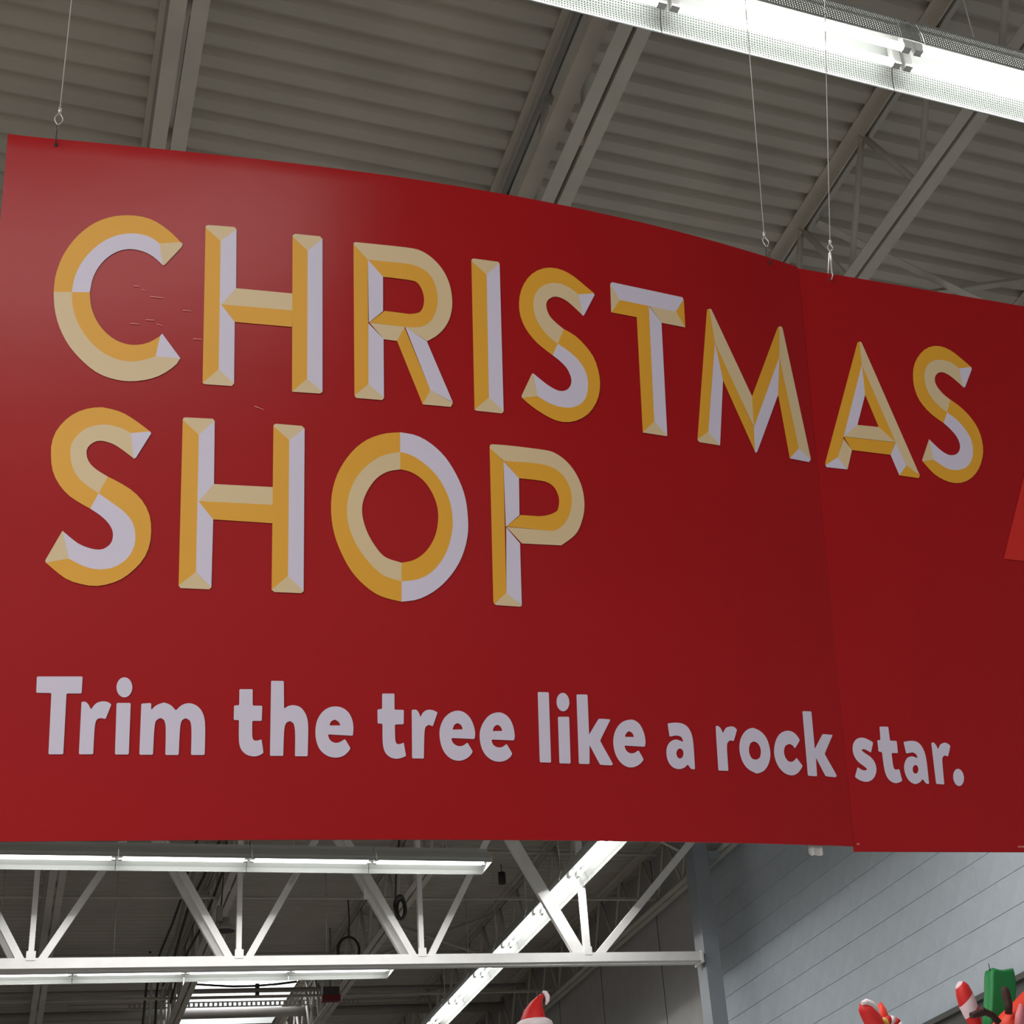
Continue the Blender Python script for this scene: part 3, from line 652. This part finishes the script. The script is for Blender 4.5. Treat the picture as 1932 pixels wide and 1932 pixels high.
lo = [(553,130),(440,140),(320,185),(220,270),(140,390),(97,520),(87,660),(105,800),(150,930),(220,1060),(310,1160),(420,1235),(563,1273)]
lc = [(553,262),(440,285),(340,345),(255,440),(205,560),(195,680),(215,790),(265,900),(345,1010),(440,1095),(563,1135)]
li = [(555,380),(470,395),(395,440),(335,520),(300,610),(300,700),(330,800),(380,890),(450,970),(563,1010)]
ro = [(553,130),(660,150),(760,205),(860,300),(940,430),(990,560),(1010,700),(1008,830),(970,970),(900,1090),(800,1190),(680,1255),(563,1273)]
rc = [(553,262),(640,290),(740,360),(820,450),(880,570),(907,700),(900,820),(860,950),(780,1060),(680,1120),(563,1135)]
ri = [(555,380),(630,400),(710,455),(770,540),(805,640),(808,740),(785,840),(730,930),(650,990),(563,1010)]
g.ribbon(lo, lc, G_, 36); g.ribbon(lc, li, C_, 36); g.ribbon(ro, rc, W_, 36); g.ribbon(rc, ri, G_, 36); g.done(pan1)
g = Glyph(600, 780, 3.578)
g.poly([(1157,232),(1250,325),(1270,1215),(1187,1285),(1182,1270)], G_)
outer = [(1172,210),(1280,218),(1400,232),(1520,248),(1590,265),(1670,320),(1735,400),(1780,500),(1797,610),(1785,710),(1740,815),(1640,893)]
cen = [(1250,322),(1330,328),(1430,335),(1530,350),(1600,378),(1660,430),(1700,510),(1712,590),(1700,670),(1670,735),(1625,780),(1580,796)]
inn = [(1355,440),(1410,445),(1470,452),(1540,465),(1590,498),(1618,550),(1626,600),(1615,655),(1590,688),(1550,700),(1460,695),(1365,688)]
g.poly([(1157,234),(1160,216),(1174,210),(1250,322)], C_)
g.ribbon(outer, cen, C_, 40); g.ribbon(cen, inn, G_, 40); g.poly([(1580,796),(1270,765),(1365,688),(1550,700),(1600,700)], G_)
g.poly([(1270,768),(1580,796),(1612,800),(1640,893),(1375,880)], C_)
g.poly([(1250,325),(1355,440),(1358,688),(1266,768)], W_); g.poly([(1269,772),(1362,880),(1374,1298),(1270,1215)], W_); g.poly([(1187,1287),(1270,1213),(1374,1300),(1362,1307),(1200,1296)], C_)
g.done(pan1)
# tag line
def chaikin(pts, lim=0.80):
    for _ in range(2):
        out = []; n = len(pts)
        for i in range(n):
            a, b, c = pts[i - 1], pts[i], pts[(i + 1) % n]
            u = (b[0] - a[0], b[1] - a[1]); v = (c[0] - b[0], c[1] - b[1]); lu, lv = math.hypot(*u), math.hypot(*v)
            cosv = (u[0] * v[0] + u[1] * v[1]) / (lu * lv + 1e-9)
            if cosv < lim:      # a corner: clip it only a little
                k1 = min(9 / lu, .3); k2 = min(9 / lv, .3)
                out += [(b[0] - u[0] * k1, b[1] - u[1] * k1), (b[0] + v[0] * k2, b[1] + v[1] * k2)] if _ == 0 else [b]
            else: out += [(b[0] - u[0] * .25, b[1] - u[1] * .25), (b[0] + v[0] * .25, b[1] + v[1] * .25)]
        pts = out
    return pts
def ell(cx, cy, a, b, t=0.0, n=28):
    return [(cx + a * math.cos(q) * math.cos(t) - b * math.sin(q) * math.sin(t), cy + a * math.cos(q) * math.sin(t) + b * math.sin(q) * math.cos(t)) for q in [2 * math.pi * k / n for k in range(n)]]
def glyph(zone, polys, parent, holes=(), raw=()):
    g = Glyph(*zone); g.poly(chaikin(polys), 0, [chaikin(h) for h in holes])
    for r in raw: g.poly(r, 0)
    g.done(parent, mats=[M['white']])
Z1 = (50, 1260, 5.367); Z2 = (420, 1270, 6.9); Z3 = (700, 1290, 6.44); Z4 = (1000, 1290, 5.855); Z5 = (1320, 1330, 6.9); Z6 = (1580, 1350, 6.9)
glyph(Z1, [(105,90),(568,90),(558,262),(405,262),(372,878),(222,878),(252,258),(98,255)], pan1)
glyph(Z1, [(557,345),(600,345),(630,375),(652,425),(700,360),(760,340),(820,345),(860,372),(800,522),(755,510),(715,520),(690,570),(675,878),(530,878)], pan1)
glyph(Z1, [(912,358),(1055,358),(1035,880),(895,880)], pan1, raw=[ell(991, 200, 80, 102)])
glyph(Z1, [(1162,365),(1262,358),(1262,430),(1310,380),(1390,352),(1460,375),(1512,435),(1570,375),(1650,355),(1730,385),(1785,450),(1812,560),(1803,885),(1665,885),(1672,600),(1655,535),(1610,510),(1570,535),(1553,600),(1540,885),(1405,885),(1412,600),(1395,530),(1355,508),(1310,535),(1293,600),(1280,882),(1142,882)], pan1)
glyph(Z2, [(217,212),(390,212),(390,425),(515,428),(508,625),(385,625),(382,830),(400,875),(440,885),(505,865),(532,1040),(480,1075),(400,1092),(300,1065),(230,990),(207,880),(212,615),(143,612),(148,425),(215,420)], pan1)
glyph(Z2, [(630,103),(795,105),(798,465),(860,425),(930,418),(1010,440),(1070,510),(1105,600),(1115,720),(1105,1085),(940,1085),(945,760),(925,660),(880,625),(830,645),(798,710),(788,1080),(615,1080)], pan1)
glyph(Z2, [(1370,800),(1693,818),(1704,720),(1690,610),(1640,510),(1560,450),(1470,432),(1370,450),(1280,520),(1220,630),(1203,760),(1215,890),(1260,1000),(1350,1080),(1460,1108),(1560,1090),(1630,1035),(1665,980),(1590,860),(1530,900),(1470,915),(1410,890),(1380,850)], pan1, [[(1388,684),(1405,635),(1455,605),(1510,635),(1532,684)]])
glyph(Z3, [(133,122),(283,122),(283,318),(397,320),(395,495),(288,498),(290,690),(310,735),(350,738),(395,715),(424,880),(370,905),(300,918),(220,895),(160,830),(137,720),(137,490),(78,485),(76,315),(133,308)], pan1)
glyph(Z3, [(492,320),(545,315),(580,350),(597,410),(630,345),(690,315),(750,322),(807,350),(748,522),(700,500),(660,525),(645,590),(640,912),(497,910)], pan1)
glyph(Z3, [(975,662),(1255,675),(1267,610),(1245,500),(1195,400),(1120,340),(1040,325),(950,355),(875,430),(832,540),(828,640),(850,760),(900,860),(980,925),(1070,943),(1150,920),(1210,870),(1235,825),(1168,716),(1120,755),(1065,765),(1010,740),(980,700)], pan1, [[(986,560),(1010,500),(1050,478),(1095,505),(1114,557)]])
glyph(Z3, [(1462,680),(1735,692),(1747,640),(1730,530),(1690,430),(1620,365),(1540,345),(1440,375),(1365,460),(1322,560),(1315,660),(1335,775),(1385,870),(1465,935),(1560,955),(1640,935),(1695,890),(1715,850),(1645,733),(1600,770),(1550,780),(1495,760),(1468,720)], pan1, [[(1473,577),(1495,520),(1535,498),(1575,525),(1594,577)]])
glyph(Z4, [(82,93),(205,97),(230,874),(105,870)], pan1)
glyph(Z4, [(305,367),(430,367),(446,884),(322,882)], pan1, raw=[ell(361, 205, 71, 102, -.05)])
glyph(Z4, [(510,120),(632,122),(650,565),(755,387),(887,396),(770,632),(915,890),(900,905),(770,898),(655,680),(655,890),(537,887)], pan1)
glyph(Z4, [(1038,685),(1266,699),(1275,640),(1260,550),(1215,450),(1150,400),(1080,398),(1000,430),(940,510),(915,610),(918,700),(945,800),(1000,880),(1070,925),(1140,928),(1210,895),(1255,840),(1195,736),(1150,770),(1100,772),(1060,745)], pan1, [[(1043,589),(1060,545),(1095,523),(1130,550),(1147,591)]])
glyph(Z4, [(1516,440),(1600,430),(1680,438),(1745,480),(1785,560),(1803,660),(1820,948),(1775,945),(1740,893),(1700,935),(1630,950),(1560,920),(1515,850),(1500,765),(1510,690),(1550,635),(1610,615),(1692,645),(1670,590),(1620,570),(1538,588)], pan1, [ell(1653, 773, 39, 55)])
glyph(Z5, [(203,285),(225,268),(270,300),(300,370),(335,300),(400,278),(450,290),(484,325),(440,474),(390,462),(355,500),(350,560),(371,861),(240,856)], pan1)
glyph(Z5, [(690,298),(610,320),(545,400),(512,500),(515,620),(550,740),(620,840),(740,898),(830,870),(890,790),(920,680),(912,560),(870,430),(790,340)], pan1, [[(700,475),(655,500),(635,570),(645,650),(680,705),(735,718),(780,690),(797,620),(785,550),(750,495)]])
glyph(Z5, [(1130,332),(1210,350),(1265,400),(1302,462),(1237,570),(1205,525),(1160,508),(1110,535),(1090,600),(1105,680),(1150,738),(1200,745),(1240,715),(1255,688),(1338,795),(1310,850),(1260,905),(1190,925),(1100,895),(1020,810),(970,690),(962,580),(985,460),(1040,370)], pan1)
glyph(Z5, [(1333,83),(1450,87),(1495,575),(1595,380),(1728,393),(1622,640),(1782,920),(1770,945),(1635,932),(1510,690),(1525,932),(1405,924)], pan1)
glyph(Z6, [(462,352),(432,487),(380,455),(330,435),(308,455),(350,490),(430,540),(485,610),(508,700),(490,790),(440,850),(370,870),(290,850),(222,802),(258,673),(310,710),(360,720),(385,700),(340,660),(260,605),(205,520),(188,420),(210,340),(260,295),(330,288),(400,315)], pan2)
glyph(Z6, [(543,146),(657,148),(680,330),(767,333),(784,492),(700,490),(722,680),(750,710),(800,698),(840,852),(790,880),(735,885),(660,840),(615,750),(595,640),(575,478),(530,472),(513,323),(555,322)], pan2)
glyph(Z6, [(855,345),(940,330),(1020,335),(1080,380),(1125,460),(1155,570),(1189,893),(1150,890),(1105,828),(1070,875),(1010,898),(940,870),(885,790),(860,690),(870,610),(905,550),(965,530),(1042,558),(1020,505),(975,480),(890,497)], pan2, [ell(1012, 703, 37, 56)])
glyph(Z6, [(1216,358),(1245,348),(1280,385),(1305,440),(1335,375),(1390,352),(1440,370),(1467,400),(1435,537),(1395,520),(1365,540),(1358,590),(1387,900),(1280,892)], pan2)
g = Glyph(*Z6); g.poly(ell(1572, 808, 70, 113, -.12), 0); g.done(pan2, 'full_stop', [M['white']])
# bright red shape printed at the right end, fine print and tape
g = Glyph(0, 0, 1); g.poly([(1893, 1055), (1936, 880), (2040, 905), (2000, 1066)], 0); g.done(pan2, 'printed_shape', [M['red2']], 'brighter red printed wedge')
for x, y, w in ((1616, 1593, 7), (1920, 1598, 20)):
    g = Glyph(0, 0, 1)
    for k in range(int(w // 3)): g.poly([(x + 3 * k, y - 2), (x + 3 * k + 2, y - 2), (x + 3 * k + 2, y + 1.5), (x + 3 * k, y + 1.5)], 0)
    g.done(pan2, 'fine_print', [M['fineprint']])
s1, w1 = sinv(1540, 1598)
b = MB(); n = 5
for k in range(n):
    a0 = s1 - .014 + .03 * k / n; a1 = s1 - .014 + .03 * (k + 1) / n; e0 = .001 * math.sin(k * 2.2); e1 = .001 * math.sin((k + 1) * 2.2)
    b.face([sp(a0, .02, -.0055), sp(a1, .02, -.0055), sp(a1, -.018 - e1, -.006 - e1), sp(a0, -.018 - e0 + .003 * (k == 0), -.006 - e0)])
b.build('tape', M['tape'], pan1)

for par, word in ((pan1, 'CHRISTMSHOPTrimthetreelikearock'), (pan2, 'ASstar')):
    ls = [c for c in par.children if c.name.split('.')[0] == 'letter']; ls.sort(key=lambda c: c.name)
    for c, ch in zip(ls, word):
        c['label'] = ('gold, cream and white bevelled capital ' if len(c.data.materials) > 1 else 'plain white printed letter ') + ch
# light scuffs on the vinyl between C and H
for k, (x0, y0_, x1, y1_) in enumerate(((252, 540, 262, 541), (268, 547, 275, 550), (283, 560, 307, 563), (246, 611, 262, 612), (275, 604, 291, 605), (345, 586, 360, 588), (296, 612, 306, 616), (480, 767, 498, 774), (364, 640, 381, 641))):
    g = Glyph(0, 0, 1); g.poly([(x0, y0_ - .8), (x1, y1_ - .6), (x1 + 1, y1_ + .5), (x0, y0_ + .9)], 0); g.done(pan1, 'scuff_mark', [M['fineprint']])
# hanging wires
def wire(hole, loopc, ferr, up, dz, label, double=False):
    hp = onsign(*hole, 0.0); Y = hp.y
    top = on_y(*up, Y + dz); fer = on_y(*ferr, Y + dz * .15); lc = on_y(*loopc, Y + dz * .05)
    d = (top - fer).normalized(); end = fer + d * ((ZD - fer.z) / d.z)
    t = thing('hanging_wire', label, 'wire', end, 'wires holding the red sign')
    MB().rod(fer, end, 0.0011, 6).build('cable', M['wire'], t)
    MB().rod(fer - d * .007, fer + d * .005, 0.0028, 8).build('ferrule', M['glint'], t)
    a = fer - d * .007; L = (a - lc).length
    pts = [a + (lc - a) * (k / 8) + Vector((.0065 * math.sin(math.pi * k / 8), 0, 0)) for k in range(9)] + [a + (lc - a) * (k / 8) - Vector((.0065 * math.sin(math.pi * k / 8), 0, 0)) for k in range(7, 0, -1)]
    MB().tube(pts, 0.0009, 6, closed=True).build('wire_loop', M['wire'], t)
    h0 = hp + SN * .002; topedge = Vector((hp.x, hp.y, hp.z)) + SV * .016
    MB().tube([lc, lc + (topedge - lc) * .5 + SN * .003, topedge + SN * .006, h0 + SV * .006 + SN * .007, h0, h0 - SN * .010, topedge - SN * .012, lc - SN * .004, lc], 0.0016 if double else 0.0011, 6).build('hook', M['glint'] if double else M['darkmetal'], t)
    b = MB(); lathe(b, hp + SN * .0012, [(.0001, 0), (.0032, 0)], SN, 12); b.build('hole_edge', M['darkmetal'], t)
wire((105, 274), (109, 236), (113, 208), (135, 0), 0.0, 'thin wire holding the left end of the red sign')
wire((1451, 498), (1447, 466), (1441.5, 442), (1410, 50), 0.05, 'left one of the two wires near the seam of the red sign')
wire((1568, 528), (1566.5, 474), (1566, 457), (1557, 50), 0.05, 'right one of the two wires near the seam, with a shiny clip', True)

# ------------------------------------------------------------------ inflatable decorations seen at the bottom edge
def blob(name, base, r, mats, parent=None, n=18, axis=Vector((0, 0, 1))):
    return lathe(MB(), base, r, axis, n).build(name, mats, parent)
YI = 7.35
def ip(x, y, Y=YI): return on_y(x, y, Y)
# Santa style pointed hat on the top of a decoration
hb = ip(1006, 1950, 9.6)
t = thing('pointed_hat', 'red pointed Christmas hat with white pompom and brim at the bottom edge', 'hat', hb)
pl = [ip(1006, 1945, 9.6), ip(1007, 1925, 9.6), ip(1008, 1910, 9.6), ip(1012, 1895, 9.6), ip(1018, 1884, 9.6), ip(1023, 1877, 9.6)]
PX = 1 / 2934 * 9.9
MB().tube(pl, [30 * PX, 24.5 * PX, 20 * PX, 12 * PX, 7 * PX, 4 * PX], 18).build('cone', M['nylonred'], t)
pm = [ip(1024, 1871, 9.6), ip(1029, 1873, 9.6), ip(1033, 1880, 9.6), ip(1033, 1888, 9.6), ip(1030, 1896, 9.6)]
MB().tube(pm, [2.5 * PX, 4.5 * PX, 5 * PX, 4 * PX, 1.5 * PX], 12).build('pompom', M['nylonwhite'], t)
bc = ip(1008, 1936, 9.6); ring = [bc + Vector((26 * PX * math.cos(a), 26 * PX * math.sin(a), .0)) for a in [2 * math.pi * k / 24 for k in range(24)]]
MB().tube(ring, 10 * PX, 10, closed=True).build('brim', M['nylonwhite'], t)
MB().tube([ip(1013, 1882, 9.6), ip(1013, 1873, 9.6)], 1.2 * PX, 6).build('hanging_loop', M['darkmetal'], t)
PX = 1 / 2934 * 8.1
# left candy cane
t = thing('inflatable_candy_cane', 'red and white rounded inflatable candy cane end, leftmost at the bottom right', 'decoration', ip(1650, 1960))
cp_ = [ip(1630, 1900), ip(1635, 1906), ip(1641, 1915), ip(1648, 1927), ip(1655, 1945), ip(1660, 1965)]
MB().tube([ip(1626, 1892)] + cp_, [5 * PX, 13 * PX, 16 * PX, 17.5 * PX, 18.5 * PX, 19 * PX, 19 * PX], 20).build('cane_end', M['nylonred'], t)
cw = [v + Vector((0, -9 * PX, 0)) for v in [ip(1622, 1895), ip(1630, 1893), ip(1640, 1898), ip(1648, 1908), ip(1653, 1920)]]
MB().tube(cw, [4 * PX, 7 * PX, 8 * PX, 7 * PX, 3 * PX], 12).build('white_stripe', M['nylonwhite'], t)
# candle flame
t = thing('inflatable_candle', 'orange red pointed inflatable flame with yellow base between the striped ends', 'decoration', ip(1662, 1955, YI + .35))
MB().tube([ip(1661, 1891, 7.68), ip(1661.5, 1897, 7.68), ip(1663, 1906, 7.68), ip(1664, 1916, 7.68), ip(1664, 1926, 7.68), ip(1664, 1940, 7.68)], [1.5 * PX, 6 * PX, 10.5 * PX, 13 * PX, 12 * PX, 9 * PX], 16).build('flame', M['nylonorange'], t)
MB().tube([ip(1655, 1924, 7.40), ip(1668, 1927, 7.40), ip(1674, 1940, 7.40)], [5 * PX, 8 * PX, 8 * PX], 12).build('flame_base', M['nylonyellow'], t)
# striped arc
t = thing('inflatable_candy_cane', 'striped arc of an inflatable candy cane right of the orange flame', 'decoration', ip(1700, 1970, 7.62))
ac = ip(1682, 1946, 7.62); n = 16; Rr = 20 * PX
for k in range(8):
    a0, a1 = math.pi * (1.05 - k / 8 * 1.1), math.pi * (1.05 - (k + 1) / 8 * 1.1)
    seg = [ac + Vector((Rr * math.cos(a) * 1.1, 0, Rr * math.sin(a) * 1.15)) for a in (a0, (a0 + a1) / 2, a1)]
    MB().tube(seg, 9.5 * PX, 14).build('stripe_band', M['nylonred'] if k % 2 else M['nylonwhite'], t)
# upright candy cane
t = thing('inflatable_candy_cane', 'leaning striped inflatable candy cane in front of the dark wall band', 'decoration', ip(1846, 1960))
c2 = [ip(1812, 1856), ip(1815, 1862), ip(1819, 1875), ip(1826, 1895), ip(1833, 1912), ip(1840, 1932), ip(1850, 1960)]
MB().tube([ip(1811, 1852)] + c2, [4 * PX, 10 * PX, 14 * PX, 17 * PX, 18.5 * PX, 17 * PX, 13 * PX, 12 * PX], 20).build('cane_body', M['cane'], t)
# green present
t = thing('inflatable_present', 'green inflatable box with dented top at the lower right corner', 'decoration', ip(1890, 1950, 7.5))
gx = [(1868, 1828), (1874, 1825), (1884, 1828), (1894, 1829), (1904, 1827), (1912, 1826), (1914, 1834), (1917, 1850), (1918, 1868), (1914, 1900), (1912, 1950), (1862, 1950), (1865, 1905), (1867, 1865), (1867, 1840)]
gp = [ip(x, y, 7.5) for x, y in gx]; b = MB(); cyv = Vector((0, .22, 0)); i0 = len(b.v); cen_ = sum(gp, Vector()) / len(gp)
for k, (dy, sc) in enumerate(((-.02, .80), (-.008, .93), (.01, 1.0), (.05, 1.0), (.07, .93))):
    for p in gp: b.v.append(tuple(cen_ + (p - cen_) * sc + Vector((0, dy, 0))))
n = len(gp)
for r in range(4):
    for k in range(n): b.f.append((r * n + k, r * n + (k + 1) % n, (r + 1) * n + (k + 1) % n, (r + 1) * n + k)); b.m.append(0); b.smooth.append(True)
b.f.append(tuple(range(n))[::-1]); b.m.append(0); b.smooth.append(False); b.f.append(tuple(4 * n + k for k in range(n))); b.m.append(0); b.smooth.append(False)
b.build('box_body', M['nylongreen'], t)
MB().tube([ip(1868, 1832, 7.5), ip(1865, 1818, 7.5)], 1.0 * PX, 6).build('hanging_loop', M['darkmetal'], t)
# reindeer: antlers and red hat at the corner
t = thing('inflatable_reindeer', 'inflatable reindeer with dark brown antlers and a red hat, lower right corner', 'decoration', ip(1905, 1990, 7.2))
MB().tube([ip(1893, 1862, 7.2), ip(1896, 1868, 7.2), ip(1899, 1880, 7.2), ip(1903, 1895, 7.2), ip(1903, 1912, 7.2)], [5 * PX, 8.5 * PX, 9 * PX, 8 * PX, 7.5 * PX], 14).build('antler', M['nylonbrown'], t)
MB().tube([ip(1832, 1916, 7.15), ip(1846, 1912, 7.15), ip(1858, 1909, 7.18), ip(1872, 1915, 7.2), ip(1885, 1930, 7.2)], [6 * PX, 8 * PX, 7 * PX, 6.5 * PX, 7 * PX], 12).build('antler', M['nylonbrown'], t)
MB().tube([ip(1856, 1908, 7.15), ip(1855, 1901, 7.15)], [5 * PX, 3 * PX], 10).build('antler_tip', M['nylonbrown'], t)
MB().tube([ip(1955, 1862, 7.3), ip(1945, 1885, 7.3), ip(1930, 1910, 7.3), ip(1912, 1935, 7.3), ip(1895, 1965, 7.3)], [8 * PX, 22 * PX, 28 * PX, 34 * PX, 40 * PX], 18).build('hat', M['nylonorange'], t)
MB().tube([ip(1926, 1895, 7.12), ip(1924, 1915, 7.12), ip(1922, 1945, 7.12)], [4 * PX, 9 * PX, 9 * PX], 12).build('ear', M['nylonpink'], t)
# tall shelf the decorations stand on, below the frame
t = thing('display_shelf', 'long white display shelf below the Christmas decorations', 'shelf', (4.2, 9.0, 0))
MB().box((2.2, 7.0, 2.90), (5.55, 9.9, 2.94)).build('shelf_board', M['reflector'], t)
for (x, y) in ((2.25, 7.05), (5.50, 7.05), (2.25, 9.85), (5.50, 9.85)):
    MB().box((x - .03, y - .03, 0), (x + .03, y + .03, 2.90)).build('post', M['steel'], t)
